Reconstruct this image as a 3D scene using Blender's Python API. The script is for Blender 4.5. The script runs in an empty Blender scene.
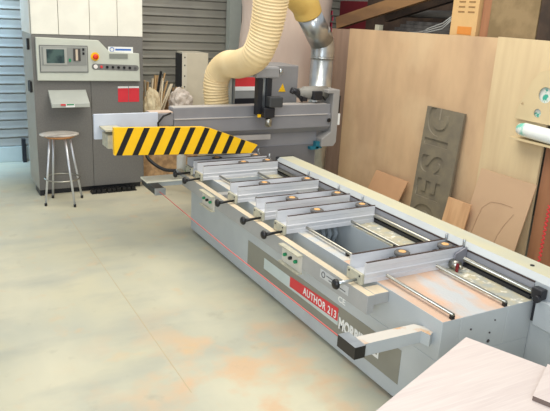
import bpy, bmesh, math, random
from mathutils import Vector, Matrix
random.seed(7)
S = bpy.context.scene
COL = S.collection

# ------------------------------------------------------------------ camera
cd = bpy.data.cameras.new('camera'); cam = bpy.data.objects.new('camera', cd); COL.objects.link(cam)
cd.sensor_width = 36.0; cd.lens = 638.45*36/550; cd.clip_start = .05; cd.clip_end = 60
Rv = Vector((0.87409292, -0.48292462, 0.05239636)); Uv = Vector((0.09896151, 0.28263901, 0.95410786)); Fv = Vector((0.47557143, 0.8287937, -0.29484371))
M = Matrix((Rv, Uv, -Fv)).transposed().to_4x4(); M.translation = (0, 0, 2.3)
cam.matrix_world = M
S.camera = cam

# ------------------------------------------------------------------ world, lights, exposure
w = bpy.data.worlds.new('world'); S.world = w; w.use_nodes = True
w.node_tree.nodes['Background'].inputs[0].default_value = (.93, .96, 1, 1)
w.node_tree.nodes['Background'].inputs[1].default_value = .50
def area(name, loc, target, size, power, color, spread=180):
    l = bpy.data.lights.new(name, 'AREA'); l.shape = 'RECTANGLE'; l.size, l.size_y = size; l.energy = power; l.color = color; l.spread = math.radians(spread)
    o = bpy.data.objects.new(name, l); COL.objects.link(o); o.location = loc
    o.rotation_euler = (Vector(target)-Vector(loc)).to_track_quat('-Z', 'Y').to_euler()
area('roof_light', (2.6, 4.5, 4.8), (2.6, 4.8, 0), (3.0, 5.0), 175, (1, .93, .80))
area('doorway_daylight', (-1.6, -1.2, 2.9), (2.6, 3.2, .4), (2.6, 2.2), 150, (.84, .92, 1))
area('shutter_fill', (-.2, 8.0, 3.4), (-.2, 9.6, 1.7), (2.0, .8), 75, (.40, .68, 1), 75)  # added blue lamp, aimed narrowly to tint the left back-wall slats
S.view_settings.view_transform = 'Standard'; S.view_settings.look = 'None'
S.view_settings.gamma = 1; S.view_settings.use_curve_mapping = False
S.view_settings.exposure = 0.34

# ------------------------------------------------------------------ materials
def lin(c):
    return tuple((v/255/12.92 if v/255 <= .04045 else ((v/255+.055)/1.055)**2.4) for v in c)+(1,)
def mat(name, col, rough=.55, metal=0, col2=None, scale=6, stretch=(1, 1, 1), lo=.4, hi=.6, bump=0, bscale=40, detail=4, trans=0, vary=.05):
    m = bpy.data.materials.new(name); m.use_nodes = True; nt = m.node_tree; b = nt.nodes['Principled BSDF']
    b.inputs['Roughness'].default_value = rough; b.inputs['Metallic'].default_value = metal
    tc = nt.nodes.new('ShaderNodeTexCoord'); mp = nt.nodes.new('ShaderNodeMapping'); mp.inputs['Scale'].default_value = stretch
    nt.links.new(tc.outputs['Object'], mp.inputs[0])
    nz = nt.nodes.new('ShaderNodeTexNoise'); nz.inputs['Scale'].default_value = scale; nz.inputs['Detail'].default_value = detail
    nt.links.new(mp.outputs[0], nz.inputs['Vector'])
    r = nt.nodes.new('ShaderNodeValToRGB'); c1 = lin(col)
    c2 = lin(col2) if col2 else tuple(v*(1-vary) for v in c1[:3])+(1,)
    r.color_ramp.elements[0].position = lo; r.color_ramp.elements[0].color = c1
    r.color_ramp.elements[1].position = hi; r.color_ramp.elements[1].color = c2
    nt.links.new(nz.outputs[0], r.inputs[0]); nt.links.new(r.outputs[0], b.inputs['Base Color'])
    if bump:
        n2 = nt.nodes.new('ShaderNodeTexNoise'); n2.inputs['Scale'].default_value = bscale; nt.links.new(mp.outputs[0], n2.inputs['Vector'])
        bp = nt.nodes.new('ShaderNodeBump'); bp.inputs['Strength'].default_value = bump; bp.inputs['Distance'].default_value = .01
        nt.links.new(n2.outputs[0], bp.inputs['Height']); nt.links.new(bp.outputs[0], b.inputs['Normal'])
    if trans: b.inputs['Transmission Weight'].default_value = trans
    return m
def layer(m, col, scale, lo, hi, stretch=(1, 1, 1), loc=(0, 0, 0), fac=1.0, detail=5, near=None):
    """another noise-masked layer of colour over a material"""
    nt = m.node_tree; b = nt.nodes['Principled BSDF']; src = b.inputs['Base Color'].links[0].from_socket
    tc = nt.nodes.new('ShaderNodeTexCoord'); mp = nt.nodes.new('ShaderNodeMapping'); mp.inputs['Scale'].default_value = stretch; mp.inputs['Location'].default_value = loc
    nt.links.new(tc.outputs['Object'], mp.inputs[0])
    nz = nt.nodes.new('ShaderNodeTexNoise'); nz.inputs['Scale'].default_value = scale; nz.inputs['Detail'].default_value = detail
    nt.links.new(mp.outputs[0], nz.inputs['Vector'])
    mr = nt.nodes.new('ShaderNodeMapRange'); mr.inputs[1].default_value = lo; mr.inputs[2].default_value = hi; mr.inputs[4].default_value = fac
    nt.links.new(nz.outputs[0], mr.inputs[0])
    mx = nt.nodes.new('ShaderNodeMix'); mx.data_type = 'RGBA'; fs = mr.outputs[0]
    if near:   # dust that lies only round one spot: (x, y, z, radius)
        vd = nt.nodes.new('ShaderNodeVectorMath'); vd.operation = 'DISTANCE'; vd.inputs[1].default_value = near[:3]; nt.links.new(tc.outputs['Object'], vd.inputs[0])
        m2 = nt.nodes.new('ShaderNodeMapRange'); m2.inputs[1].default_value = near[3]; m2.inputs[2].default_value = near[3]*.3
        nt.links.new(vd.outputs['Value'], m2.inputs[0])
        mu = nt.nodes.new('ShaderNodeMath'); mu.operation = 'MULTIPLY'; nt.links.new(mr.outputs[0], mu.inputs[0]); nt.links.new(m2.outputs[0], mu.inputs[1]); fs = mu.outputs[0]
    nt.links.new(fs, mx.inputs[0]); nt.links.new(src, mx.inputs[6]); mx.inputs[7].default_value = lin(col)
    nt.links.new(mx.outputs[2], b.inputs['Base Color'])
    return m

floor_m = mat('floor_concrete', (200, 195, 168), .6, 0, (185, 185, 167), 1.3, (1, 1, 1), .35, .65, .05, 30, 6)
layer(floor_m, (214, 208, 182), 1.0, .5, .7, (1, .6, 1), (3, 1, 0), .8)
layer(floor_m, (166, 168, 156), 1.7, .47, .70, (.6, 1.4, 1), (7, 4, 0), .65)
layer(floor_m, (214, 178, 140), 2.6, .47, .60, (1, 1, 1), (3, 5, 0), .75, 8, (1.75, 3.2, 0, 1.3))
layer(floor_m, (214, 180, 134), 4.2, .6, .75, (1, 1, 1), (1, 9, 0), .45)
layer(floor_m, (150, 146, 128), 5, .62, .8, (1, 1, 1), (5, 2, 0), .4)
machine_m = mat('machine_blue_grey', (182, 188, 190), .42, 0, (175, 181, 184), 3)
dusty_m = mat('dusty_machine_top', (216, 180, 154), .8, 0, (198, 174, 154), 5, lo=.4, hi=.7, bump=.2, bscale=60)
layer(dusty_m, (186, 194, 198), 4, .50, .62, (1, .4, 1), (2, 0, 0), .85)
ledge_m = mat('dusty_ledge', (186, 178, 150), .8, 0, (165, 168, 160), 14, lo=.4, hi=.6)
layer(ledge_m, (226, 222, 208), 22, .56, .66)
railtop_m = mat('rail_top_dust', (200, 196, 168), .6, 0, (190, 190, 172), 4, (1, .4, 1))
beamtop_m = mat('beam_top_dust', (218, 200, 170), .7, 0, (200, 188, 164), 8, (1, .3, 1))
beam_m = mat('front_beam_grey', (168, 168, 166), .5, 0, (158, 159, 158), 4)
gantry_m = mat('gantry_grey', (140, 140, 144), .5, 0, (130, 131, 136), 2)
gantry_light_m = mat('gantry_edge', (186, 182, 178), .5)
gantry_dark_m = mat('gantry_dark', (112, 112, 116), .55)
lightgrey_m = mat('light_grey_plastic', (214, 216, 220), .45)
alu_m = mat('brushed_aluminium', (218, 219, 222), .42, .12, (204, 206, 210), 10, (.2, 1, 1))
alu_in_m = mat('aluminium_inside', (176, 186, 196), .45, .25)
cream_m = mat('cream_end_cap', (192, 188, 166), .6, 0, (176, 174, 156), 20)
rubber_m = mat('rubber_strip', (70, 54, 48), .8)
black_m = mat('black_plastic', (22, 22, 24), .4)
darkmetal_m = mat('dark_metal', (44, 45, 50), .4, .3)
chrome_m = mat('chrome', (176, 174, 164), .33, 1)
steel_m = mat('galvanised_steel', (196, 202, 204), .28, .85, (178, 184, 188), 8)
pod_m = mat('pod_rim', (98, 96, 94), .7)
podc_m = mat('pod_centre', (232, 178, 116), .6)
yellow_m = mat('warning_yellow', (250, 196, 12), .5)
red_m = mat('red_enamel', (214, 56, 62), .5)
white_m = mat('white_paint', (236, 238, 236), .5)
panelband_m = mat('olive_grey_band', (138, 137, 126), .5)
paleband_m = mat('pale_band', (196, 208, 206), .5)
green_m = mat('green_plastic', (20, 140, 90), .4)
teal_m = mat('teal_plastic', (30, 110, 130), .5)
cabinet_m = mat('cabinet_grey', (116, 114, 110), .6, 0, (110, 108, 105), 60)
cabside_m = mat('cabinet_side', (168, 164, 152), .6)
cabwhite_m = mat('cabinet_white', (236, 234, 222), .5)
console_m = mat('console_grey', (198, 202, 190), .5)
console_dark_m = mat('console_bezel', (166, 168, 162), .5)
screen_m = mat('screen_glass', (40, 58, 60), .2, 0, (74, 96, 92), 8)
hose_m = mat('cream_hose', (242, 218, 172), .6, 0, (234, 208, 158), 3)
hose2_m = mat('yellow_hose', (238, 206, 122), .55, 0, (226, 190, 106), 3)
bag_m = mat('filter_bag_fabric', (226, 206, 192), .9, 0, (214, 192, 178), 3, (1, 1, .3), bump=.2)
ply_m = mat('plywood', (212, 180, 142), .7, 0, (194, 162, 128), 2.2, (1, 1.6, .6), .35, .7)
layer(ply_m, (156, 126, 108), 1.3, .5, .75, (1, 1, .5), (0, 2, 5), .55)
layer(ply_m, (220, 194, 156), 1.7, .5, .7, (1, 1, 1), (4, 4, 4), .6)
ply2_m = mat('pale_plywood', (218, 196, 156), .7, 0, (206, 182, 144), 3, (1, 3, .4), .35, .7)
ply3_m = mat('brown_board', (168, 118, 84), .7, 0, (150, 104, 76), 3, (1, 3, .4))
plydark_m = mat('darker_plywood', (160, 134, 116), .7, 0, (146, 122, 106), 3, (1, 3, .4))  # darker plywood tone for the narrow sheet
mdf_m = mat('tan_hardboard', (198, 166, 134), .8, 0, (190, 158, 128), 2)
mdf2_m = mat('orange_ply', (214, 172, 130), .8, 0, (200, 156, 116), 6, (1, 3, .5))
sign_m = mat('grey_board', (128, 119, 100), .7, 0, (116, 108, 93), 6)
card_m = mat('cream_card', (212, 192, 152), .8)
table_m = mat('laminated_sheet', (218, 205, 198), .55, 0, (210, 196, 190), 3, (1, 8, 1), .35, .7)
layer(table_m, (226, 215, 208), 30, .5, .7, (.15, 4, 1), (0, 0, 0), .6)
edge_m = mat('sheet_edge', (186, 150, 116), .7)
shutter_m = mat('shutter_slats', (162, 160, 150), .4, .25, (150, 148, 140), 2)
post_m = mat('steel_post', (178, 184, 176), .6)
wood_m = mat('offcut_wood', (214, 182, 134), .8, 0, (196, 160, 112), 8, (1, 1, .3))
wood2_m = mat('pale_offcut', (232, 218, 190), .8)
osb_m = mat('bin_board', (196, 160, 118), .8, 0, (160, 128, 94), 14)
beamwood_m = mat('old_timber', (136, 102, 66), .8, 0, (108, 80, 54), 4, (1, .3, 1))
darkwood_m = mat('dark_timber', (70, 54, 42), .8, 0, (54, 42, 34), 6)
maroon_m = mat('maroon_paint', (110, 24, 36), .6)
darkgrey_m = mat('dark_grey_junk', (84, 82, 80), .8, 0, (60, 58, 58), 9)
seat_m = mat('stool_seat_top', (196, 190, 180), .45, 0, (150, 144, 136), 10, (.5, 4, 1), .45, .6)
seatedge_m = mat('stool_seat_edge', (176, 124, 76), .6)
wrap_m = mat('plastic_wrap', (214, 204, 194), .35, 0, (190, 178, 166), 12, bump=.8, bscale=14)
wallm = mat('back_wall', (150, 146, 136), .8)

# ------------------------------------------------------------------ mesh helpers
class MB:
    def __init__(s): s.bm = bmesh.new(); s.m = 0
    def box(s, x0, x1, y0, y1, z0, z1, m=0, top=None, bev=0):
        vs = [s.bm.verts.new((x, y, z)) for z in (z0, z1) for y in (y0, y1) for x in (x0, x1)]
        F = [(0, 2, 3, 1), (4, 5, 7, 6), (0, 1, 5, 4), (2, 6, 7, 3), (0, 4, 6, 2), (1, 3, 7, 5)]
        fs = []
        for i, f in enumerate(F):
            g = s.bm.faces.new([vs[k] for k in f]); g.material_index = (top if top is not None and i == 1 else m); fs.append(g)
        if bev:
            es = list({e for f in fs for e in f.edges})
            bmesh.ops.bevel(s.bm, geom=es, offset=bev, segments=2, affect='EDGES', profile=.5)
        return s
    def obox(s, c, half, mtx, m=0):
        vs = [s.bm.verts.new(Vector(c)+mtx @ Vector((i*half[0], j*half[1], k*half[2]))) for k in (-1, 1) for j in (-1, 1) for i in (-1, 1)]
        for f in [(0, 2, 3, 1), (4, 5, 7, 6), (0, 1, 5, 4), (2, 6, 7, 3), (0, 4, 6, 2), (1, 3, 7, 5)]:
            s.bm.faces.new([vs[k] for k in f]).material_index = m
        return s
    def bar(s, a, b, wd, ht, m=0, roll=0):
        a, b = Vector(a), Vector(b); d = b-a; q = d.to_track_quat('Y', 'Z').to_matrix() @ Matrix.Rotation(roll, 3, 'Y')
        return s.obox((a+b)/2, (wd/2, d.length/2, ht/2), q, m)
    def tube(s, pts, r, m=0, n=16, cap=True, smooth=True):
        pts = [Vector(p) for p in pts]; rs = r if isinstance(r, (list, tuple)) else [r]*len(pts)
        rings = []; up = None
        for i, p in enumerate(pts):
            t = (pts[min(i+1, len(pts)-1)]-pts[max(i-1, 0)]).normalized()
            if up is None:
                up = Vector((0, 0, 1)) if abs(t.z) < .9 else Vector((1, 0, 0))
            up = (up-t*up.dot(t)).normalized(); sd = t.cross(up)
            rings.append([s.bm.verts.new(p+(up*math.cos(a)+sd*math.sin(a))*rs[i]) for a in [2*math.pi*k/n for k in range(n)]])
        for i in range(len(rings)-1):
            for k in range(n):
                f = s.bm.faces.new((rings[i][k], rings[i+1][k], rings[i+1][(k+1) % n], rings[i][(k+1) % n])); f.material_index = m; f.smooth = smooth
        if cap:
            for rg in (rings[0], rings[-1]):
                try: s.bm.faces.new(rg).material_index = m
                except ValueError: pass
        return s
    def lathe(s, prof, c, m=0, n=24, axis='Z'):
        """prof: list of (r, h)"""
        R3 = {'Z': Matrix.Identity(3), 'X': Matrix.Rotation(math.pi/2, 3, 'Y'), 'Y': Matrix.Rotation(-math.pi/2, 3, 'X')}[axis]
        rings = [[s.bm.verts.new(Vector(c)+R3 @ Vector((r*math.cos(2*math.pi*k/n), r*math.sin(2*math.pi*k/n), h))) for k in range(n)] for r, h in prof]
        for i in range(len(rings)-1):
            for k in range(n):
                f = s.bm.faces.new((rings[i][k], rings[i][(k+1) % n], rings[i+1][(k+1) % n], rings[i+1][k])); f.material_index = m; f.smooth = True
        for rg in (rings[0], rings[-1]):
            s.bm.faces.new(rg).material_index = m
        return s
    def prism(s, poly, axis, a0, a1, m=0):
        """poly in the plane across axis: X -> (y,z), Y -> (x,z), Z -> (x,y)"""
        def P(u, v, a): return {'X': (a, u, v), 'Y': (u, a, v), 'Z': (u, v, a)}[axis]
        A = [s.bm.verts.new(P(u, v, a0)) for u, v in poly]; B = [s.bm.verts.new(P(u, v, a1)) for u, v in poly]
        n = len(poly)
        for k in range(n): s.bm.faces.new((A[k], A[(k+1) % n], B[(k+1) % n], B[k])).material_index = m
        s.bm.faces.new(A[::-1]).material_index = m; s.bm.faces.new(B).material_index = m
        return s
    def build(s, name, mats, parent=None, bevel=0):
        bmesh.ops.recalc_face_normals(s.bm, faces=s.bm.faces[:])
        me = bpy.data.meshes.new(name); 
        if parent is not None:
            off = Vector((0, 0, 0)); p = parent
            while p is not None: off += p.location; p = p.parent
            bmesh.ops.translate(s.bm, verts=s.bm.verts[:], vec=-off)
        s.bm.to_mesh(me); s.bm.free()
        for m in (mats if isinstance(mats, (list, tuple)) else [mats]): me.materials.append(m)
        o = bpy.data.objects.new(name, me); COL.objects.link(o)
        if parent is not None: o.parent = parent
        if bevel:
            b = o.modifiers.new('bevel', 'BEVEL'); b.width = bevel; b.segments = 2; b.limit_method = 'ANGLE'
        return o
def tag(o, label, cat, group=None, kind=None):
    o['label'] = label
    if cat: o['category'] = cat
    if group: o['group'] = group
    if kind: o['kind'] = kind
    return o
def thing(name, label, cat, loc, group=None):
    o = bpy.data.objects.new(name, None); COL.objects.link(o); o.location = loc; o.empty_display_size = .1
    return tag(o, label, cat, group)
def struct(o): o['kind'] = 'structure'; return o
def base_origin(o):
    """put a single-mesh thing's origin at its base"""
    me = o.data; xs = [v.co for v in me.vertices]
    c = Vector(((min(v.x for v in xs)+max(v.x for v in xs))/2, (min(v.y for v in xs)+max(v.y for v in xs))/2, min(v.z for v in xs)))
    me.transform(Matrix.Translation(-c)); o.location = c; return o
def parent_off(parent):
    off = Vector((0, 0, 0)); p = parent
    while p is not None: off += p.location; p = p.parent
    return off
def text_mesh(body, size, depth, mtx, name, m, parent, xs=1.0, spacing=1.0, shear=0, bold=.02):
    cu = bpy.data.curves.new(name, 'FONT'); cu.body = body; cu.size = size; cu.extrude = depth; cu.space_character = spacing; cu.shear = shear
    cu.offset = size*bold; cu.resolution_u = 4
    t = bpy.data.objects.new(name, cu); COL.objects.link(t); bpy.context.view_layer.update()
    dg = bpy.context.evaluated_depsgraph_get(); me = bpy.data.meshes.new_from_object(t.evaluated_get(dg)); bpy.data.objects.remove(t)
    me.transform(Matrix.Diagonal((xs, 1, 1, 1))); me.transform(mtx)
    if parent is not None: me.transform(Matrix.Translation(-parent_off(parent)))
    me.materials.clear(); me.materials.append(m)
    o = bpy.data.objects.new(name, me); COL.objects.link(o)
    if parent is not None: o.parent = parent
    return o
def sheet_with_holes(outer, holes, depth):
    """flat sheet in its own xy plane with round/poly holes -> mesh"""
    cu = bpy.data.curves.new('sheet', 'CURVE'); cu.dimensions = '2D'; cu.fill_mode = 'BOTH'; cu.extrude = depth/2
    for poly in [outer]+holes:
        sp = cu.splines.new('POLY'); sp.points.add(len(poly)-1); sp.use_cyclic_u = True
        for p, q in zip(sp.points, poly): p.co = (q[0], q[1], 0, 1)
    t = bpy.data.objects.new('sheet', cu); COL.objects.link(t); bpy.context.view_layer.update()
    dg = bpy.context.evaluated_depsgraph_get(); me = bpy.data.meshes.new_from_object(t.evaluated_get(dg)); bpy.data.objects.remove(t)
    return me
def axes(xd, yd, o):
    xd, yd = Vector(xd), Vector(yd); z = xd.cross(yd); m = Matrix((xd, yd, z)).transposed().to_4x4(); m.translation = o; return m

# ------------------------------------------------------------------ the setting
f = MB().box(-4, 9, -3, 9.9, -.12, 0).build('floor', floor_m); struct(f)
def slats(name, x0, x1, y, z0, z1, pitch, m):
    mb = MB(); n = int((z1-z0)/pitch)
    prof = []
    for i in range(n):
        z = z0+i*pitch
        prof += [(y+.010, z), (y-.012, z+.004), (y-.020, z+pitch*.12), (y-.012, z+pitch*.40), (y-.010, z+pitch*.93), (y+.010, z+pitch*.96)]
    prof += [(y+.05, z1), (y+.05, z0)]
    prof = [(a, min(b, z1)) for a, b in prof]
    return struct(mb.prism(prof, 'X', x0, x1).build(name, m))
slats('wall_back', -3.5, 8.6, 9.62, .22, 3.6, .125, shutter_m)
struct(MB().box(-3.5, 8.6, 9.58, 9.66, 0, .22).build('baseboard_back', post_m, bevel=.006))
struct(MB().box(4.42, 4.62, 9.44, 9.57, 0, 3.6).box(4.62, 4.66, 9.5, 9.57, 0, 3.6, 1).box(4.66, 4.76, 9.44, 9.57, 0, 3.6).build('trim_1', [post_m, darkmetal_m]))
struct(MB().box(1.26, 1.31, 9.5, 9.57, 0, .34).build('trim_2', darkmetal_m))
struct(MB().box(6.6, 6.75, -3, 9.6, 0, 3.6).build('wall_right', wallm))

struct(MB().prism([(1.339, 6.96), (1.344, 6.96), (1.317, 3.2), (1.312, 3.2)], 'Z', .0002, .0012).build('trim_4', mat('floor_joint', (196, 180, 146), .8)))
# ------------------------------------------------------------------ sheets forming the partition on the right
def sheet_thing(name, label, cat, m, x0, x1, y0, y1, z0, z1a, z1b=None, group=None):
    z1b = z1a if z1b is None else z1b
    mb = MB().prism([(y0, z0), (y1, z0), (y1, z1b), (y0, z1a)], 'X', x0, x1)
    return tag(base_origin(mb.build(name, m)), label, cat, group)
sheet_thing('plywood_sheet', 'wide plywood sheet of the partition, behind the carved grey letter board', 'plywood', ply_m, 5.0, 5.025, 4.545, 7.02, 0, 2.14, 2.10)
sheet_thing('plywood_sheet', 'narrow darker plywood sheet behind the right end of the grey bridge', 'plywood', plydark_m, 5.03, 5.055, 7.06, 7.48, 0, 2.09, 2.08)
sheet_thing('plywood_sheet', 'paler plywood sheet of the partition, behind the leaning tan hardboard panel', 'plywood', ply2_m, 4.985, 5.01, 3.82, 4.535, 0, 2.15)
sheet_thing('wood_board', 'dark brown upright board at the right edge of the photo', 'board', ply3_m, 5.0, 5.03, 3.1, 3.79, 0, 2.03)

def lean(name, label, cat, m, pts_y, z_top, z_bot, xb, xt, th, twist=0, parent=None):
    """rectangular sheet leaning against the partition: pts_y = (y0,y1) at base, shifted by twist at top"""
    y0, y1 = pts_y
    bm = MB(); P = [(xb, y0, z_bot), (xb, y1, z_bot), (xt, y1+twist, z_top), (xt, y0+twist, z_top)]
    A = [bm.bm.verts.new(p) for p in P]; B = [bm.bm.verts.new((p[0]-th, p[1], p[2])) for p in P]
    for k in range(4): bm.bm.faces.new((A[k], A[(k+1) % 4], B[(k+1) % 4], B[k]))
    bm.bm.faces.new(A); bm.bm.faces.new(B[::-1])
    return tag(base_origin(bm.build(name, m)), label, cat)

# letter board ------------------------------------------------
L = thing('letter_board', 'tall grey board carved with the letters DESIG, leaning on the plywood partition', 'sign', (4.90, 5.08, 0))
bw, bh, bt = .565, 1.36, .03
def board_matrix():
    o = Vector((4.862, 5.365, 0.0)); up = Vector((.070, 0, 1)).normalized(); side = Vector((0, -1, 0)); side = (side-up*side.dot(up)).normalized()
    n = side.cross(up)   # faces -x
    m = Matrix((side, up, n)).transposed().to_4x4(); m.translation = o; return m
BMx = board_matrix()
bm_ = MB().box(0, bw, 0, bh, -bt, 0); board = bm_.build('board', sign_m)
cutters = []
def letter(ch, y, size):
    cu = bpy.data.curves.new('t', 'FONT'); cu.body = ch; cu.size = size; cu.extrude = .018; cu.resolution_u = 5; cu.offset = size*.03
    t = bpy.data.objects.new('t', cu); COL.objects.link(t); bpy.context.view_layer.update()
    me = bpy.data.meshes.new_from_object(t.evaluated_get(bpy.context.evaluated_depsgraph_get())); bpy.data.objects.remove(t)
    xs = [v.co.x for v in me.vertices]; ys = [v.co.y for v in me.vertices]
    me.transform(Matrix.Translation((-(min(xs)+max(xs))/2, -(min(ys)+max(ys))/2, 0)))
    me.transform(Matrix.Rotation(math.pi/2, 4, 'Z')); me.transform(Matrix.Diagonal((1.10, 1, 1, 1)))
    me.transform(Matrix.Translation((bw*.40, y, 0)))
    o = bpy.data.objects.new('t', me); COL.objects.link(o); return o
for ch, y in (('D', .13), ('E', .46), ('S', .745), ('I', .985), ('G', 1.21)):
    c = letter(ch, y, .45); md = board.modifiers.new('b', 'BOOLEAN'); md.object = c; md.operation = 'DIFFERENCE'; md.solver = 'EXACT'; cutters.append(c)
bpy.context.view_layer.update()
me = bpy.data.meshes.new_from_object(board.evaluated_get(bpy.context.evaluated_depsgraph_get()))
board.modifiers.clear(); board.data = me
for c in cutters: bpy.data.objects.remove(c)
me.transform(BMx); me.transform(Matrix.Translation(-Vector(L.location))); me.materials.clear(); me.materials.append(sign_m); board.parent = L

t_ = lean('hardboard_panel', 'large tan hardboard panel with faint curved pencil lines leaning on the pale plywood', 'panel', mdf_m, (3.82, 4.50), .865, 0, 4.80, 4.94, .008, -.05)
# pencil curves on it: part
def on_panel(u, v):   # u along y from 3.86, v height
    k = v/.88; return Vector((4.80+.14*k-.0105, 3.86+u-.06*k, v))
pm = MB()
for pts in ([(.52, .16), (.50, .38), (.48, .50), (.40, .58), (.28, .60), (.14, .60)], [(.10, .54), (.16, .42), (.20, .30), (.22, .12)]):
    pm.tube([on_panel(*p) for p in pts], .0014, n=5)
pm_o = pm.build('pencil_line', mat('pencil', (158, 124, 98), .8), t_)
# dark timber blocks peeping over the rail
lean('plywood_offcut', 'small orange plywood offcut leaning beside the carved letter board', 'offcut', mdf2_m, (4.42, 4.74), .50, 0, 4.74, 4.82, .012, -.02)
lean('plywood_offcut', 'flat tan plywood offcut leaning left of the carved letter board', 'offcut', mat('offcut_tan', (204, 160, 122), .8), (5.62, 6.22), .44, 0, 4.84, 4.95, .012, -.10)

# template with round holes ------------------------------------
def circ(cx, cy, r, n=20): return [(cx+r*math.cos(2*math.pi*k/n), cy+r*math.sin(2*math.pi*k/n)) for k in range(n)]
T = thing('hanging_template', 'cream cardboard template with round holes fixed high on the pale plywood', 'template', (4.95, 3.9, 1.4))
# local x = -y direction, local y = z ; y=4.06 -> 0
outer = [(0.0, 0), (.03, .12), (.14, .37), (.21, .45), (.26, .47), (.80, .52), (.80, 0)]
me = sheet_with_holes(outer, [circ(.30, .255, .072), circ(.25, .085, .040), circ(.07, .145, .014, 12), circ(.55, .25, .09)], .008)
me.transform(axes((0, -1, 0), (0, 0, 1), (4.955, 4.165, 1.425))); me.transform(Matrix.Translation(-Vector(T.location))); me.materials.clear(); me.materials.append(card_m)
o = bpy.data.objects.new('card', me); COL.objects.link(o); o.parent = T
mb = MB().box(4.972, 4.978, 3.60, 4.0, 1.47, 1.84)
mb.build('backing_paper', mat('backing_white', (222, 226, 220), .6, 0, (60, 170, 150), 9, lo=.5, hi=.54), T)
# bottle-like white tube under it
mb = MB(); mb.tube([(4.91, 4.065, 1.345), (4.91, 4.05, 1.345), (4.91, 3.99, 1.345), (4.91, 3.5, 1.33)], [.02, .05, .066, .066], n=20)
tb = mb.build('plastic_tube', mat('tube_white', (232, 236, 232), .4, 0, (110, 200, 180), 7, (1, 1, 1), .56, .66))
tag(base_origin(tb), 'white and teal rounded plastic tube lying below the cream template', 'tube')
mb = MB().box(4.86, 4.984, 3.4, 4.11, 1.245, 1.262).build('wall_shelf', card_m)
tag(base_origin(mb), 'narrow ledge on the pale plywood under the white and teal tube', 'shelf')
mb = MB(); mb.tube([(4.90, 3.575+.014*math.cos(k*.9), .02+k*.006) for k in range(120)], .007, n=6)
tag(base_origin(mb.build('coiled_cable', red_m)), 'pinkish red coiled cable hanging by the dark brown board', 'cable')

# ------------------------------------------------------------------ loft over the partition with junk
struct(MB().box(5.03, 6.58, 3.1, 7.0, 2.04, 2.08).build('trim_3', darkwood_m))
def box_thing(name, label, cat, m, *a, group=None, bev=.004):
    return tag(base_origin(MB().box(*a, bev=bev).build(name, m)), label, cat, group)
mb = MB().bar((5.09, 7.43, 2.155), (5.14, 5.3, 2.66), .07, .15); tag(base_origin(mb.build('timber_beam', beamwood_m)), 'long light timber beam slanting up over the plywood partition', 'timber')
mb = MB().bar((5.25, 6.6, 2.26), (5.40, 5.35, 2.60), .09, .10); tag(base_origin(mb.build('timber_beam', darkwood_m)), 'darker timber beam slanting up behind the light one', 'timber')
box_thing('maroon_panel', 'maroon panel standing behind the slanting light timber', 'panel', maroon_m, 5.75, 5.79, 7.62, 8.38, 0, 2.46)
mb = MB()
for i in range(4): mb.box(5.22+i*.02, 5.59, 5.42+i*.03, 6.5-i*.08, 2.08+i*.04, 2.118+i*.04)
tag(base_origin(mb.build('board_stack', darkgrey_m)), 'stack of dusty dark grey boards lying on the loft', 'boards')
mb = MB(); mb.tube([(5.46, 6.5, 2.32), (5.46, 5.4, 2.34)], .045, n=12); tag(base_origin(mb.build('grey_pipe', mat('pipe_grey', (100, 96, 90), .7))), 'dusty grey pipe lying on the loft behind the partition top', 'pipe')
box_thing('paint_tin', 'small cream tin beside the dusty grey pipe on the loft', 'tin', cream_m, 5.12, 5.19, 6.58, 6.66, 2.08, 2.17)
mb = MB()
for k in range(3):
    mb.tube([(5.12, 6.0-.1*k, 2.11), (5.13, 5.7, 2.13+.02*k), (5.14, 5.48, 2.18+.03*k), (5.15, 5.36, 2.28+.02*k)], .008, n=6)
tag(base_origin(mb.build('cable_bundle', mat('cable_grey', (150, 152, 150), .5))), 'loose pale cables lying on the loft left of the yellowish box', 'cable')
B_ = thing('cardboard_box', 'tall yellowish cardboard box with printed marks standing on the loft', 'box', (5.2, 5.11, 2.08))
MB().box(5.08, 5.36, 4.93, 5.30, 2.08, 2.56, bev=.004).build('carton', mat('carton', (214, 176, 122), .8), B_)
ink = mat('ink', (150, 116, 74), .8)
for r in range(3):
    for c in range(2): MB().box(5.077, 5.0795, 4.98+c*.14, 5.07+c*.14, 2.36+r*.05, 2.375+r*.05).build('printed_mark', ink, B_)
MB().box(5.077, 5.0795, 4.99, 5.19, 2.14, 2.22).build('tape', mat('tape', (214, 138, 62), .5), B_)
box_thing('brown_board', 'brown board standing between the yellowish box and the olive board', 'board', ply3_m, 5.12, 5.15, 4.76, 4.915, 2.08, 2.62)
box_thing('olive_board', 'broad olive brown board standing upright on the loft', 'board', mat('olive', (146, 124, 90), .8, 0, (126, 106, 74), 5), 5.06, 5.10, 4.17, 4.75, 2.08, 2.62)
box_thing('dark_board', 'very dark brown board at the top right corner of the photo', 'board', darkwood_m, 5.06, 5.12, 3.3, 4.16, 2.08, 2.64)
box_thing('dark_backdrop', 'long dark crate added to darken the loft void behind the timbers', 'backdrop', darkwood_m, 5.60, 6.5, 4.3, 7.5, 2.0801, 2.95)  # dark block added as a backdrop so the loft gap reads dark

# ------------------------------------------------------------------ the machine
K = thing('cnc_machine', 'long grey industrial woodworking machine with clamp bars and a bridge across its far end', 'machine', (2.8, 4.1, 0))
FX, YN, YF, ZT = 2.413, 2.282, 5.97, .70
mb = MB()
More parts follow.
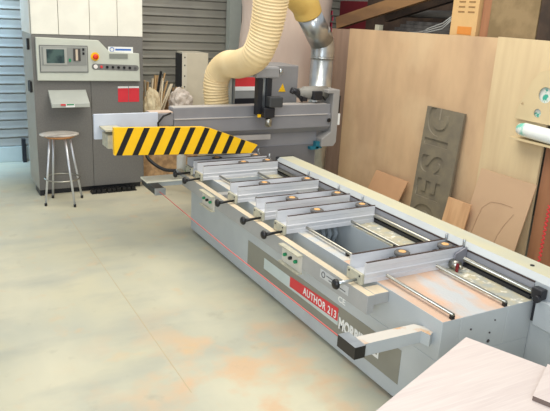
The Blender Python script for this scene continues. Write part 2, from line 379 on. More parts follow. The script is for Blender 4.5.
# lower body (below the tray)
mb.box(FX, 3.15, YN, YF, .03, .45)
mb.box(FX, FX+.14, YN, 3.24, .45, ZT, 0, 1).box(FX, FX+.14, 3.24, YF, .45, ZT, 0, 3)
mb.box(FX+.14, 2.93, YN, 3.24, .45, ZT, 0, 1)       # near block
mb.box(2.93, 3.15, YN, 3.24, .45, ZT, 0, 2)
mb.box(2.90, 3.15, 3.24, YF, .45, ZT, 0, 2)         # back ledge
mb.box(FX+.14, 2.90, 5.42, YF, .45, ZT, 0, 2)
mb.box(FX+.14, 2.90, 4.02, 4.10, .45, ZT-.02, 0, 1)
base = mb.build('base_cabinet', [machine_m, dusty_m, ledge_m, mat('front_ledge_dust', (206, 198, 182), .75, 0, (186, 192, 196), 9, lo=.4, hi=.6)], K)
b = base.modifiers.new('bevel', 'BEVEL'); b.width = .004; b.segments = 2; b.limit_method = 'ANGLE'
for y in (2.6, 4.2, 5.75):
    MB().box(FX+.03, FX+.10, y, y+.08, 0, .03).build('foot', darkmetal_m, K)
# bellows cloth in the tray
mb = MB(); pts = []
for i in range(25):
    y = 3.30+i*.03; pts.append((y, .47+.0+(.012 if i % 2 else 0)))
mb.prism(pts+[(4.02, .455), (3.30, .455)], 'X', 2.57, 2.88); mb.build('bellows', mat('bellows_grey', (150, 160, 166), .7), K)
mb = MB()
for k in range(5):
    x = 2.60+k*.06; mb.tube([(x, 4.0, .68), (x+.015, 3.96, .60), (x-.01, 3.99, .48)], .02, n=8)
mb.build('hanging_sleeve', mat('sleeve', (150, 158, 164), .6), K)
# graphics on the front
GX = FX-.003
def band(name, m, poly, x=GX, d=.0015):
    return MB().prism(poly, 'X', x, x+d).build(name, m, K)
g = band('dark_band', panelband_m, [(4.635, .134), (2.575, .134), (2.575, .368), (4.635, .362)], FX-.0022, .002)
band('pale_band', paleband_m, [(4.33, .215), (3.236, .215), (3.236, .31), (4.33, .31)], FX-.0034, .001)
rl = band('red_plate', red_m, [(3.90, .233), (3.24, .247), (3.24, .345), (3.90, .317)], FX-.0046, .001)
tm = lambda y, z, x=FX-.0054: axes((0, -1, 0), (0, 0, 1), (x, y, z))
text_mesh('AUTHOR 213', .080, .0004, tm(3.70, .258), 'plate_lettering', white_m, K, xs=.86, spacing=1.12)
text_mesh('MORBIDELLI', .112, .0004, tm(3.225, .208, FX-.0036), 'maker_lettering', white_m, K, xs=.72, spacing=1.02, bold=.05)
text_mesh('CE', .06, .0004, tm(3.26, .395, FX-.0012), 'conformity_mark', white_m, K, xs=1.2)
# bolt holes on the near face
boltm = mat('bolt_dark', (70, 64, 66), .5)
for p, z, r in ((2.64, .61, .006), (2.80, .555, .006), (2.80, .50, .011), (2.63, .53, .005), (2.83, .63, .005)):
    MB().lathe([(r, -.004), (r, .0)], (p, YN-.0005, z), n=10, axis='Y').build('bolt', boltm, K)
# rods
for x, name in ((2.49, 'guide_rod'), (2.907, 'guide_rod')):
    r = MB().tube([(x, 2.285, .728), (x, 5.9, .728)], .0105, n=14).build(name, chrome_m, K)
    for y in (2.292, 3.3, 4.06, 5.0): MB().box(x-.012, x+.012, y-.008, y+.012, ZT, .722).build('rod_support', black_m, r)
# rail beam
mb = MB()
mb.prism([(3.155, .0), (3.35, .0), (3.35, .852), (3.192, .852), (3.155, .818)], 'Y', 1.7, 5.52)
for f_ in mb.bm.faces:
    if all(abs(v.co.z-.852) < 1e-4 for v in f_.verts): f_.material_index = 1
rail = mb.build('rail_beam', [machine_m, railtop_m], K)
MB().box(3.150, 3.156, 2.3, 5.50, .806, .815).build('rack_strip', rubber_m, rail)
MB().box(3.150, 3.1555, 2.3, 5.50, .70, .803).build('rail_web', mat('web_grey', (150, 152, 158), .5), rail)
MB().tube([(3.135, 2.24, .752), (3.135, 5.5, .752)], .0165, n=18).build('guide_rail', chrome_m, rail)
MB().box(3.125, 3.150, 2.3, 5.50, .7005, .726).build('rail_seat', darkmetal_m, rail)
MB().box(3.15, 3.36, 5.52, 5.53, .0, .857).build('rail_end_cap', darkmetal_m, rail)
MB().lathe([(.014, 0), (.014, .004), (.006, .005)], (3.26, 2.42, .852), n=14).build('bolt', darkmetal_m, rail)
# near end stop assembly on the rail
MB().box(3.095, 3.15, 2.20, 2.275, .735, .80, bev=.008).build('end_stop', darkmetal_m, K)
MB().tube([(3.07, 2.215, .745), (3.092, 2.215, .745)], .022, n=14).build('stop_screw', darkmetal_m, K)
MB().box(3.118, 3.1545, 1.8, 2.245, .56, .73, bev=.004).build('end_bracket', machine_m, K)
MB().box(3.12, 3.1545, 2.2455, 2.262, .58, .72).build('bracket_slot', darkmetal_m, K)

# front beam
BX = 2.245
FB = MB()
FB.box(BX, BX+.055, 2.74, 5.98, .565, .687, 0, 1)
fb = FB.build('front_beam', [beam_m, beamtop_m], K, bevel=.004)
MB().box(BX+.0555, 2.4125, 2.745, 2.86, .615, .6865, 0, 1, bev=.003).build('beam_bracket', [beam_m, beamtop_m], fb)
for y in (3.9, 5.0): MB().box(BX+.0555, 2.4125, y, y+.08, .615, .68, bev=.003).build('beam_bracket', beam_m, fb)
def switch_box(y0, y1):
    s = MB().box(BX-.012, BX-.0005, y0, y1, .54, .66).box(BX-.045, BX-.0005, y0-.005, y1+.005, .662, .672, 1).box(BX-.04, BX-.0005, y0-.005, y1+.005, .530, .540, 1).build('switch_box', [mat('switch_plate', (206, 202, 190), .5), cream_m], K)
    L_ = y1-y0
    for k, (fy, m) in enumerate(((.78, green_m), (.5, black_m), (.22, green_m))):
        MB().lathe([(.013, 0), (.013, -.02), (.009, -.024)], (BX-.0125, y0+L_*fy, .605), n=14, axis='X').build('push_button', m, s)
    return s
switch_box(3.485, 3.75); switch_box(4.99, 5.25)
NX = BX-.0025
npl = MB().box(NX, BX-.0005, 2.93, 3.255, .604, .664).build('name_plate', mat('plate_grey', (192, 194, 194), .5), fb)
mb = MB(); n = 20
mb.tube([(NX-.0006, 3.215+.019*math.cos(2*math.pi*k/n), .635+.019*math.sin(2*math.pi*k/n)) for k in range(n+1)], .003, n=5)
mb.build('plate_logo', mat('print_dark', (80, 84, 88), .6), fb)
for ya, yb, za in ((3.05, 3.18, .638), (2.96, 3.15, .618)):
    MB().box(NX-.0015, NX-.0002, ya, yb, za, za+.006).build('plate_print', mat('print_dark2', (90, 94, 98), .6), fb)

# clamp bars
def make_bar(i, y0, pods, second_pin, chrome_stem):
    x0, x1 = 2.315, 3.125
    # local build around world coordinates, first parent is the machine
    c = MB(); W = .166
    # front wall profile (y,z) extruded along x, with ridges
    prof = [(y0, .70), (y0, .728), (y0+.004, .732), (y0+.004, .752), (y0-.004, .756), (y0-.004, .764), (y0+.002, .768), (y0+.002, .800), (y0, .803), (y0, .836), (y0+.014, .836), (y0+.014, .742), (y0+W-.014, .742), (y0+W-.014, .836), (y0+W, .836), (y0+W, .70)]
    c.prism(prof, 'X', x0, x1)
    bar = c.build('support_bar', alu_m, K)
    MB().box(x0+.005, x1, y0, y0+.014, .836, .840).box(x0+.005, x1, y0+W-.014, y0+W, .836, .840).build('rubber_strip', rubber_m, bar)
    MB().box(x0-.022, x0-.0005, y0+.004, y0+W-.004, .69, .762, bev=.004).build('end_cap', cream_m, bar)
    for yy in (.025, W-.03): MB().lathe([(.006, 0), (.006, -.004)], (x0-.0222, y0+yy, .745), n=10, axis='X').build('screw', black_m, bar)
    for px in pods:
        p = MB().lathe([(.036, .7425), (.036, .805), (.050, .812), (.052, .830), (.047, .835), (.026, .835)], (px, y0+W/2, 0), n=28).build('suction_pod', [pod_m], bar)
        MB().lathe([(.025, .8352), (.025, .8375), (.021, .839)], (px, y0+W/2, 0), n=24).build('pod_centre', podc_m, bar)
        MB().box(px-.085, px-.052, y0+.055, y0+.11, .743, .80, bev=.004).build('pod_valve', darkmetal_m, bar)
        MB().box(px-.05, px+.05, y0+.02, y0+W-.02, .7425, .775).build('pod_base', alu_in_m, bar)
    MB().lathe([(.010, .7425), (.010, .880), (.008, .884)], (3.098, y0+W-.030, 0), n=14).build('stop_pin', steel_m, bar)
    if second_pin: MB().lathe([(.010, .79), (.010, .880), (.008, .884)], (x1+.0105, y0+.007, 0), n=14).build('stop_pin', steel_m, bar)
    ky = y0+(.055 if i == 0 else .032)
    MB().lathe([(.008, .0), (.026, .006), (.034, .018), (.031, .03), (.012, .036)], (2.118, ky, .706), n=20, axis='X').build('clamp_knob', black_m, bar)
    MB().tube([(2.150, ky, .706), (2.21, ky, .709), (2.292, ky, .712)], [.015, .011, .009], n=10).build('knob_stem', steel_m if chrome_stem else black_m, bar)
    # feet that ride on the rods
    for xx in (2.49, 2.907): MB().box(xx-.025, xx+.025, y0+.02, y0+W-.02, .7005, .6999+.0, bev=0).bm.free() if False else MB().box(xx-.025, xx+.025, y0+.02, y0+W-.02, .6995, .7001).build('slide_foot', alu_in_m, bar)
    return bar
ys = [2.872, 3.838, 4.182, 4.672, 5.431, 5.677]
bars = []
for i, (y, pd) in enumerate(zip(ys, [(2.667, 3.04), (2.626, 3.055), (2.604, 3.05), (2.609, 3.05), (2.777, 3.048), (2.602, 3.038)])):
    bars.append(make_bar(i, y, pd, i == 0, i == 0))
b1 = bars[0]
MB().prism([(3.03, .735), (3.05, .80), (3.125, .83), (3.145, .835), (3.145, .70), (3.10, .702)], 'Y', 2.852, 2.866).build('clamp_plate', mat('plate_mid', (150, 150, 158), .4, .4), b1)
mb = MB(); mb.tube([(3.03, 2.80, .735), (3.03, 2.86, .735)], [.030, .034], n=16); mb.tube([(3.03, 2.77, .735), (3.03, 2.80, .735)], .012, n=10)
mb.build('lock_handle', chrome_m, b1)
MB().box(3.005, 3.012, 2.78, 2.80, .702, .76).build('red_lever', mat('lever_red', (130, 30, 36), .5), b1)

# safety rope arms
A = MB()
A.bm.verts.ensure_lookup_table()
def sq_path(mb, pts, wd, z0, z1, m=0, top=None):
    """horizontal rectangular tube along (x,y) points"""
    pts = [Vector((p[0], p[1])) for p in pts]; Ls, Rs = [], []
    for i, p in enumerate(pts):
        d = (pts[min(i+1, len(pts)-1)]-pts[max(i-1, 0)]).normalized(); n = Vector((-d.y, d.x))*wd/2
        Ls.append(p+n); Rs.append(p-n)
    V = [[mb.bm.verts.new((q.x, q.y, z)) for q, z in ((a, z0), (b_, z0), (b_, z1), (a, z1))] for a, b_ in zip(Ls, Rs)]
    for i in range(len(V)-1):
        for k in range(4):
            ff = mb.bm.faces.new((V[i][k], V[i][(k+1) % 4], V[i+1][(k+1) % 4], V[i+1][k])); ff.material_index = (top if top is not None and k == 2 else m)
    mb.bm.faces.new(V[0]); mb.bm.faces.new(V[-1][::-1])
a1 = MB(); sq_path(a1, [(1.972, 2.435), (2.37, 2.425), (2.4125, 2.345)], .085, .534, .608, 0, 2)
arm1 = a1.build('rope_arm', [machine_m, beamtop_m, mat('arm_top', (206, 200, 190), .6, 0, (200, 160, 120), 7, lo=.55, hi=.62)], K)
MB().box(1.900, 1.970, 2.378, 2.54, .537, .6095, 0, 1).build('end_box', [black_m, steel_m], arm1)
a2 = MB().box(1.86, 2.36, 5.73, 5.93, .632, .648).box(2.0, 2.40, 5.80, 5.93, .57, .6315, 1)
arm2 = a2.build('rope_arm', [mat('arm_white', (230, 226, 206), .5), machine_m], K)
MB().box(1.87, 1.97, 5.53, 5.93, .57, .631, 0, bev=.006).build('end_box', [black_m], arm2)
MB().box(1.868, 1.972, 5.515, 5.53, .568, .633).build('end_face', steel_m, arm2)
rope_m = mat('red_rope', (216, 104, 98), .6)
MB().tube([(1.93, 2.545, .575), (1.92, 4.0, .572), (1.915, 5.515, .60)], .0036, n=8).build('safety_rope', rope_m, K)
# air filter by the far bars
af = MB().lathe([(.045, .62), (.05, .63), (.05, .78), (.02, .80)], (2.36, 6.12, 0), n=18).build('air_filter', mat('filter_bowl', (216, 212, 200), .3), K)
MB().lathe([(.052, .60), (.054, .605), (.054, .632), (.05, .634)], (2.36, 6.12, 0), n=18).build('filter_ring', mat('ring_green', (24, 160, 70), .4), af)
MB().box(2.33, 2.42, 6.08, 6.16, .52, .60).build('filter_bracket', machine_m, af)

# ------------------------------------------------------------------ bridge
G = MB()
# beam profile in (y,z), facing -y
G.prism([(6.0, 1.045), (6.0, 1.185), (6.018, 1.19), (6.018, 1.298), (6.16, 1.298), (6.16, .985), (6.06, .985)], 'X', 2.23, 4.11)
G.box(3.10, 4.0, 6.10, 6.30, .0, 1.0)      # column
bridge = G.build('bridge', gantry_m, K, bevel=.004)
MB().box(2.235, 4.06, 5.990, 6.0165, 1.184, 1.191).build('ledge_strip', gantry_light_m, bridge)
MB().box(2.235, 4.06, 6.03, 6.15, 1.2985, 1.303).build('top_cover', gantry_light_m, bridge)
MB().box(3.12, 3.98, 6.085, 6.099, .5, .83).build('column_panel', gantry_dark_m, bridge)
MB().box(2.9, 3.35, 6.02, 6.05, .93, .985).build('under_plate', gantry_light_m, bridge)
MB().prism([(4.04, 1.46), (4.20, 1.46), (4.20, .86), (4.165, .815), (4.00, .815), (4.00, .90), (4.115, .98), (4.115, 1.42), (4.04, 1.42)], 'Y', 5.985, 6.32).build('end_plate', mat('end_plate_grey', (156, 154, 152), .5), bridge, bevel=.006)
MB().lathe([(.024, 0), (.024, -.008), (.016, -.009)], (4.075, 5.984, 1.12), n=16, axis='Y').build('black_cap', black_m, bridge)
mb = MB().box(3.88, 3.99, 6.02, 6.08, .78, .812).box(3.95, 4.03, 6.02, 6.08, .79, .87); mb.build('teal_bracket', teal_m, bridge)
# motor on top at right
mt = MB().tube([(3.74, 6.14, 1.41), (3.80, 6.14, 1.41), (3.81, 6.14, 1.41), (4.11, 6.14, 1.41)], [.055, .06, .074, .074], n=20).build('motor', mat('motor_grey', (138, 136, 130), .5), bridge)
MB().box(3.88, 4.0, 6.03, 6.09, 1.34, 1.44, bev=.01).build('motor_box', darkmetal_m, bridge)
mb = MB().tube([(3.64, 6.12, 1.46), (3.70, 6.12, 1.43), (3.76, 6.12, 1.38), (3.80, 6.12, 1.33)], [.02, .035, .03, .03], n=12)
mb.tube([(3.66, 6.10, 1.42), (3.62, 6.10, 1.44)], .022, n=10); mb.box(3.77, 3.83, 6.08, 6.14, 1.3225, 1.37)
mb.build('air_fitting', darkmetal_m, bridge)
MB().tube([(3.98, 6.10, 1.35), (4.03, 6.08, 1.38), (4.07, 6.08, 1.33)], .010, n=8).build('motor_cable', black_m, bridge)
# head unit behind the beam
hb = MB().box(3.44, 3.85, 6.34, 6.75, 1.10, 1.69, bev=.008).build('head_cover', mat('head_grey', (136, 136, 138), .5), bridge)
MB().prism([(3.60, 1.40), (3.69, 1.40), (3.65, 1.49)], 'Y', 6.334, 6.339).build('warning_triangle', mat('triangle_yellow', (240, 190, 30), .5), bridge)
hs = MB().box(3.07, 3.43, 6.36, 6.75, 1.10, 1.60, bev=.006).build('striped_cover', mat('cover_grey', (150, 152, 150), .5), bridge)
MB().box(3.065, 3.4305, 6.3545, 6.3595, 1.46, 1.56).build('red_stripe', red_m, bridge)
MB().box(3.065, 3.4305, 6.3545, 6.3595, 1.415, 1.46).build('white_stripe', white_m, bridge)
MB().box(3.065, 3.4305, 6.3545, 6.3595, 1.27, 1.33).build('dark_stripe', darkmetal_m, bridge)
MB().box(3.00, 3.06, 6.42, 6.75, 1.10, 1.56, bev=.004).build('side_cover', mat('side_light', (186, 184, 172), .5), bridge)
# spindle hanging before the beam
sp = MB().box(3.08, 3.36, 5.90, 6.0, 1.60, 1.72, bev=.02).build('spindle_head', mat('spindle_grey', (150, 150, 152), .45), bridge)
MB().lathe([(.03, -.01), (.03, .02)], (3.372, 5.93, 1.67), n=14, axis='X').build('head_bolt', steel_m, bridge)
for xa, xb in ((3.11, 3.165), (3.215, 3.27)): MB().box(xa, xb, 5.90, 5.98, 1.22, 1.598).build('spindle_column', darkmetal_m, bridge)
MB().box(3.170, 3.210, 5.93, 5.97, 1.25, 1.598).build('slide_plate', steel_m, bridge)
MB().box(3.20, 3.36, 5.80, 5.895, 1.31, 1.42, bev=.012).build('tool_motor', mat('tool_dark', (60, 62, 64), .5), bridge)
MB().box(3.15, 3.28, 5.82, 5.895, 1.20, 1.305, bev=.01).build('tool_body', darkmetal_m, bridge)
MB().lathe([(.02, 1.10), (.036, 1.11), (.036, 1.18), (.02, 1.195)], (3.225, 5.86, 0), n=16).build('tool_holder', chrome_m, bridge)
MB().box(3.11, 3.145, 5.88, 5.899, 1.20, 1.23).build('yellow_tag', yellow_m, bridge)
# cable at the left
MB().tube([(2.05, 5.93, 1.10), (2.03, 5.9, 1.18), (2.08, 5.88, 1.25), (2.16, 5.9, 1.27)], .010, n=8).build('cable', black_m, bridge)
# left cover plate
MB().box(1.43, 2.05, 5.955, 5.985, 1.035, 1.272, bev=.003).build('cover_plate', mat('cover_bluish', (200, 208, 222), .45), bridge)
MB().box(1.50, 1.62, 5.75, 5.95, .985, 1.11, bev=.003).box(1.475, 1.64, 5.72, 5.95, 1.15, 1.165).build('bumper_bracket', cream_m, bridge)
MB().box(1.98, 2.22, 5.99, 6.14, 1.13, 1.255, bev=.006).build('beam_extension', gantry_m, bridge)
MB().box(1.99, 2.22, 6.0, 6.13, 1.256, 1.266).build('extension_top', mat('pinkish_cover', (206, 184, 166), .6), bridge)
# bumper
BY = 5.60
bl = [(1.50, .972), (1.50, 1.222), (2.36, 1.195), (2.46, 1.172), (2.955, .99), (2.885, .902)]
bp_ = MB().prism([(1.50, .972), (1.50, 1.222), (2.36, 1.195), (2.46, 1.172), (2.955, .99), (2.885, .91)], 'Y', BY, BY+.05); bmesh.ops.translate(bp_.bm, verts=bp_.bm.verts[:], vec=(.018, 0, -.016)); bp_ = bp_.build('bumper', yellow_m, bridge)
MB().box(1.56, 2.84, BY+.051, BY+.35, .96, .975).build('bumper_shelf', mat('shelf_grey', (150, 146, 138), .5), bridge)
# black slanting stripes clipped to the bumper outline
def clip(poly, n, d):   # keep points with n.p <= d
    out = []
    for i in range(len(poly)):
        a, b_ = poly[i], poly[(i+1) % len(poly)]; da = n[0]*a[0]+n[1]*a[1]-d; db = n[0]*b_[0]+n[1]*b_[1]-d
        if da <= 0: out.append(a)
        if (da < 0 < db) or (db < 0 < da):
            t = da/(da-db); out.append((a[0]+(b_[0]-a[0])*t, a[1]+(b_[1]-a[1])*t))
    return out
outline = [(1.50, .972), (1.50, 1.222), (2.36, 1.195), (2.46, 1.172), (2.955, .99), (2.885, .91)]
sb = MB(); slope = .46
n_ = Vector((1, -slope)).normalized()
for k in range(9):
    x = 1.548+k*.152; d0 = n_.dot(Vector((x-.030, .98))); d1 = n_.dot(Vector((x+.026, .98)))
    p = clip(clip(outline, tuple(n_), d1), tuple(-n_), -d0)
    if len(p) >= 3: sb.prism(p, 'Y', BY-.002, BY-.0004)
bmesh.ops.translate(sb.bm, verts=sb.bm.verts[:], vec=(.018, 0, -.016)); sb.build('bumper_stripe', black_m, bridge)

# ------------------------------------------------------------------ hoses and ducts
MB().box(4.202, 4.225, 6.0, 6.05, 1.19, 1.39).build('side_switch', black_m, bridge)
MB().box(4.202, 4.23, 5.99, 6.05, 1.06, 1.189).build('side_label', white_m, bridge)
def smooth_path(pts, sub=8):
    P = [Vector(p) for p in pts]; out = []
    for i in range(len(P)-1):
        p0, p1, p2, p3 = P[max(i-1, 0)], P[i], P[i+1], P[min(i+2, len(P)-1)]
        for k in range(sub):
            t = k/sub; out.append(.5*((2*p1)+(p2-p0)*t+(2*p0-5*p1+4*p2-p3)*t*t+(3*p1-p0-3*p2+p3)*t**3))
    out.append(P[-1]); return out
def resample(pts, step):
    out = [pts[0]]; acc = 0
    for a, b_ in zip(pts, pts[1:]):
        d = (b_-a).length; t = step-acc
        while t <= d: out.append(a+(b_-a)*(t/d)); t += step
        acc = (acc+d) % step if d else acc
    return out
H = thing('extraction_hose', 'thick cream ribbed dust hose curving down behind the grey bridge', 'hose', (2.95, 6.0, 1.05))
def ribbed(pts, r0, r1, name, m, parent, amp=.012, pitch=.045, smooth_range=None):
    Q = resample(smooth_path(pts, 14), pitch/6); n = len(Q); rs = []
    for i in range(n):
        t = i/(n-1); r = r0+(r1-r0)*t; a = amp
        if smooth_range and smooth_range[0] < t < smooth_range[1]: a = amp*.12
        rs.append(r+a*math.cos(2*math.pi*(i % 6)/6))
    return MB().tube(Q, rs, n=36).build(name, m, parent)
def ribbed_hose(knots, name, m, parent, amp=.006, pitch=.033):
    """knots: (x, y, z, radius, rib strength)"""
    P = [Vector(k[:3]) for k in knots]; Q = smooth_path(P, 30); m_ = len(Q)
    tt = [i/(m_-1)*(len(knots)-1) for i in range(m_)]
    out, rs, acc, nxt = [], [], 0.0, 0.0; st = pitch/6; c = 0
    for i in range(1, m_):
        d = (Q[i]-Q[i-1]).length
        while nxt <= acc+d:
            f_ = (nxt-acc)/d; t = tt[i-1]+(tt[i]-tt[i-1])*f_; k = min(int(t), len(knots)-2); g = t-k
            r_ = knots[k][3]*(1-g)+knots[k+1][3]*g; a_ = knots[k][4]*(1-g)+knots[k+1][4]*g
            out.append(Q[i-1].lerp(Q[i], f_)); rs.append(r_+amp*a_*math.cos(2*math.pi*(c % 6)/6)); nxt += st; c += 1
        acc += d
    return MB().tube(out, rs, n=36).build(name, m, parent)
hp = [(2.935, 6.52, 1.05, .137, 1), (2.919, 6.5, 1.219, .137, 1), (2.90, 6.5, 1.43, .138, 1), (2.908, 6.46, 1.59, .140, .6), (2.935, 6.30, 1.70, .143, 0), (2.945, 6.02, 1.735, .146, 0), (2.955, 5.72, 1.83, .148, .2), (2.982, 5.62, 1.98, .150, .8), (2.995, 5.56, 2.15, .156, 1), (2.992, 5.5, 2.37, .165, 1), (2.975, 5.42, 2.63, .17, 1), (2.93, 5.35, 3.0, .17, 1)]
ribbed_hose(hp, 'hose_tube', hose_m, H)
D = thing('steel_duct', 'shiny galvanised dust duct with an elbow standing behind the bridge', 'duct', (4.60, 6.98, 0))
MB().tube([(4.59, 7.0, 0), (4.59, 7.0, 1.74)], .145, n=32).build('duct_pipe', steel_m, D)
MB().lathe([(.145, 1.72), (.152, 1.722), (.152, 1.738), (.145, 1.74)], (4.59, 7.0, 0), n=32).build('duct_ring', steel_m, D)
MB().tube(smooth_path([(4.59, 7.0, 1.74), (4.588, 7.0, 1.85), (4.57, 7.0, 1.93), (4.50, 6.98, 2.04)]), .15, n=32).build('duct_elbow', steel_m, D)
MB().tube([(4.572, 7.0, 1.92), (4.29, 6.93, 2.27)], .155, n=32).build('duct_branch', steel_m, D)
MB().tube([(4.305, 6.935, 2.25), (4.29, 6.93, 2.27)], .16, n=32).build('clamp_band', steel_m, D)
mb = MB(); Q = smooth_path([(4.295, 6.932, 2.255), (4.22, 6.90, 2.36), (4.08, 6.86, 2.45), (3.92, 6.82, 2.53), (3.65, 6.80, 2.68)])
mb.tube(Q, .172, n=32); tag(base_origin(mb.build('yellow_hose', hose2_m)), 'smooth yellow hose end pushed over the galvanised duct', 'hose')
# filter bag
FBg = thing('filter_bag', 'tall pale pink dust filter bag standing behind the bridge and hoses', 'filter bag', (4.66, 8.1, 0))
mb = MB(); prof = [(.5, .35), (.60, .45)]
for k in range(14): prof.append((.635+.02*math.sin(k*1.3), .5+k*.2))
prof += [(.6, 3.25), (.3, 3.35)]
mb.lathe(prof, (4.66, 8.1, 0), n=40); mb.build('bag', bag_m, FBg)
mb = MB().lathe([(.5, 0), (.5, .36)], (4.66, 8.1, 0), n=32); mb.build('collector_base', gantry_m, FBg)
mb = MB()
for a, z in ((-.35, 2.12), (-.45, 2.20), (-.30, 2.28), (-.38, 2.05)):
    mb.obox((4.66+.655*math.cos(a), 8.1+.655*math.sin(a), z), (.006, .05, .03), Matrix.Rotation(a, 3, 'Z'))
mb.build('red_mark', mat('mark_red', (196, 60, 90), .7), FBg)

# narrow locker behind the hose
wc = thing('narrow_locker', 'pale narrow steel locker standing behind the cream hose', 'locker', (3.55, 8.9, 0))
MB().box(3.42, 3.75, 8.7, 9.1, 0, 1.63, bev=.004).build('locker_body', mat('locker_cream', (216, 208, 186), .6), wc)
MB().box(3.345, 3.418, 8.68, 8.72, 0, 1.635).build('locker_post', mat('post_cream', (222, 216, 198), .6), wc)
for z in (1.0, 1.15, 1.3, 1.45, 1.56): MB().box(3.375, 3.390, 8.675, 8.6795, z, z+.02).build('slot', darkmetal_m, wc)
MB().box(3.325, 3.344, 8.69, 8.9, 0, 1.62).build('locker_edge', darkmetal_m, wc)

# offcut bin and sticks
bx = (2.53, 3.30, 7.95, 8.55)
BN = thing('offcut_bin', 'rough brown wooden bin of offcuts standing between the control cabinet and the bridge', 'bin', ((bx[0]+bx[1])/2, 8.25, 0))
mb = MB()
mb.box(bx[0], bx[1], bx[2], bx[2]+.015, 0, .90).box(bx[0], bx[1], bx[3]-.015, bx[3], 0, .90).box(bx[0], bx[0]+.015, bx[2]+.015, bx[3]-.015, 0, .90).box(bx[1]-.015, bx[1], bx[2]+.015, bx[3]-.015, 0, .90).box(bx[0]+.015, bx[1]-.015, bx[2]+.015, bx[3]-.015, .0, .02)
mb.build('bin_box', osb_m, BN)
def stick(x, y, x1, y1, z1, wd, th, m, label, z0=.12, name='wood_offcut'):
    o = MB().bar((x, y, z0), (x1, y1, z1), wd, th).build(name, m)
    tag(base_origin(o), label, 'offcut', 'wood offcuts standing in the bin')
same = 'pale wood offcut sticking up among the crowd of short ones in the brown bin'
stick(2.62, 8.010, 2.72, 8.010, 1.40, .06, .014, wood_m, 'wide light wood offcut, left of the black strip in the bin')
stick(2.66, 8.10, 2.83, 8.10, 1.44, .034, .02, black_m, 'black strip standing among the wood offcuts', name='black_strip', z0=.5)
stick(2.70, 7.980, 2.81, 7.980, 1.33, .024, .014, wood2_m, 'thin white stick just right of the black strip')
stick(2.62, 8.048, 2.945, 8.048, 1.28, .028, .014, wood2_m, 'thin white stick slanting right out of the bin', z0=.55)
stick(2.75, 8.27, 2.94, 8.27, 1.40, .03, .014, wood_m, 'thin light brown stick slanting right behind the white ones', z0=.5)
for k in range(6):
    stick(2.60+k*.015, 8.135+k*.022, 2.66+k*.075, 8.135+k*.022, 1.38-.04*abs(k-2), .05-.004*k, .014, [wood_m, wood2_m][k % 2], 'pale wood offcut of the loose fan leaning behind the black strip', z0=.3)
random.seed(3)
for gy in (8.31, 8.37, 8.42, 8.48):
    for gx in range(9):
        x = 2.62+gx*.072+random.uniform(-.012, .012); top = random.uniform(.95, 1.22) if gx > 3 else random.uniform(1.0, 1.3)
        stick(x, gy, x+.02+random.uniform(-.006, .006), gy+.002, top, random.uniform(.028, .046), .014, random.choice([wood_m, wood_m, wood2_m, osb_m]), same, z0=.03)
def lump(name, label, cat, c, s, m, seed, amp=.26):
    bm = bmesh.new(); bmesh.ops.create_icosphere(bm, subdivisions=4, radius=1); random.seed(seed)
    ph = [(Vector((random.gauss(0, 1), random.gauss(0, 1), random.gauss(0, 1)))*3.6, random.uniform(0, 6)) for _ in range(10)]
    for v in bm.verts:
        k = 1+amp*sum(abs(math.sin(p.dot(v.co)+q))-.6 for p, q in ph)/3
        v.co = Vector((v.co.x*s[0]*k, v.co.y*s[1]*k, max(v.co.z*k, -.75)*s[2]))+Vector(c)
    me = bpy.data.meshes.new(name); bm.to_mesh(me); bm.free(); me.materials.append(m)
    o = bpy.data.objects.new(name, me); COL.objects.link(o); tag(base_origin(o), label, cat); return o
lump('plastic_bag', 'crumpled clear plastic bag on top of the offcut bin, at its right side', 'bag', (3.12, 8.13, 1.02), (.16, .09, .17), wrap_m, 4)
lump('paper_sack', 'crumpled beige paper sack at the left side of the offcut bin', 'sack', (2.62, 7.86, 1.0), (.10, .07, .24), mat('sack', (218, 204, 170), .8, 0, (180, 160, 126), 10), 12)
mb = MB().tube(smooth_path([(2.505, 7.82, .62), (2.505, 7.75, .48), (2.52, 7.66, .38), (2.66, 7.5, .28), (2.9, 7.3, .26), (3.0, 6.9, .03)]), .022, n=10)
tag(base_origin(mb.build('black_cable', black_m)), 'thick black cable drooping from the cabinet side in front of the offcut bin', 'cable')

# ------------------------------------------------------------------ control cabinet
CB = thing('control_cabinet', 'tall grey control cabinet with white upper doors and a console', 'control cabinet', (1.84, 7.95, 0))
CX0, CX1, CY, CD = 1.195, 2.475, 7.75, 8.40
MB().box(CX0+.01, CX1, CY+.02, CD, .0, 2.9).build('cabinet_body', cabside_m, CB) if False else None
body = MB().box(CX0, CX1, CY+.02, CD, .07, 2.95).build('cabinet_body', cabside_m, CB)
MB().box(CX0+.05, CX1-.03, CY+.06, CD-.02, 0, .07).box(CX0, CX0+.05, CY+.0, CY+.3, 0, .069).build('plinth', darkmetal_m, CB)
mb = MB(); mb.box(CX0+.003, 1.836, CY, CY+.019, .07, 1.878).box(1.84, CX1, CY, CY+.019, .07, 1.878)
mb.build('lower_door', cabinet_m, CB, bevel=.003)
xs = [CX0+.003, 1.495, 1.845, 2.168, CX1]
for a, b_ in zip(xs, xs[1:]):
    MB().box(a+.003, b_-.003, CY-.004, CY+.019, 1.886, 2.94, bev=.003).build('upper_door', cabwhite_m, CB)
MB().box(CX0-.006, CX0-.0005, CY+.03, CD-.02, 1.886, 2.93).build('side_panel', cabwhite_m, CB)
for z0, yy in ((1.70, 7.90), (1.22, 7.86), (1.22, 7.96)):
    MB().box(CX0-.028, CX0-.001, yy, yy+.05, z0, z0+.125, bev=.004).build('hinge', black_m, CB)
# console
P_ = [(1.232, 1.375), (2.424, 1.36), (2.415, 1.692), (2.05, 1.712), (1.93, 1.835), (1.232, 1.855)]
con = MB().prism(P_, 'Y', CY-.055, CY-.001).build('console', console_m, CB, bevel=.008)
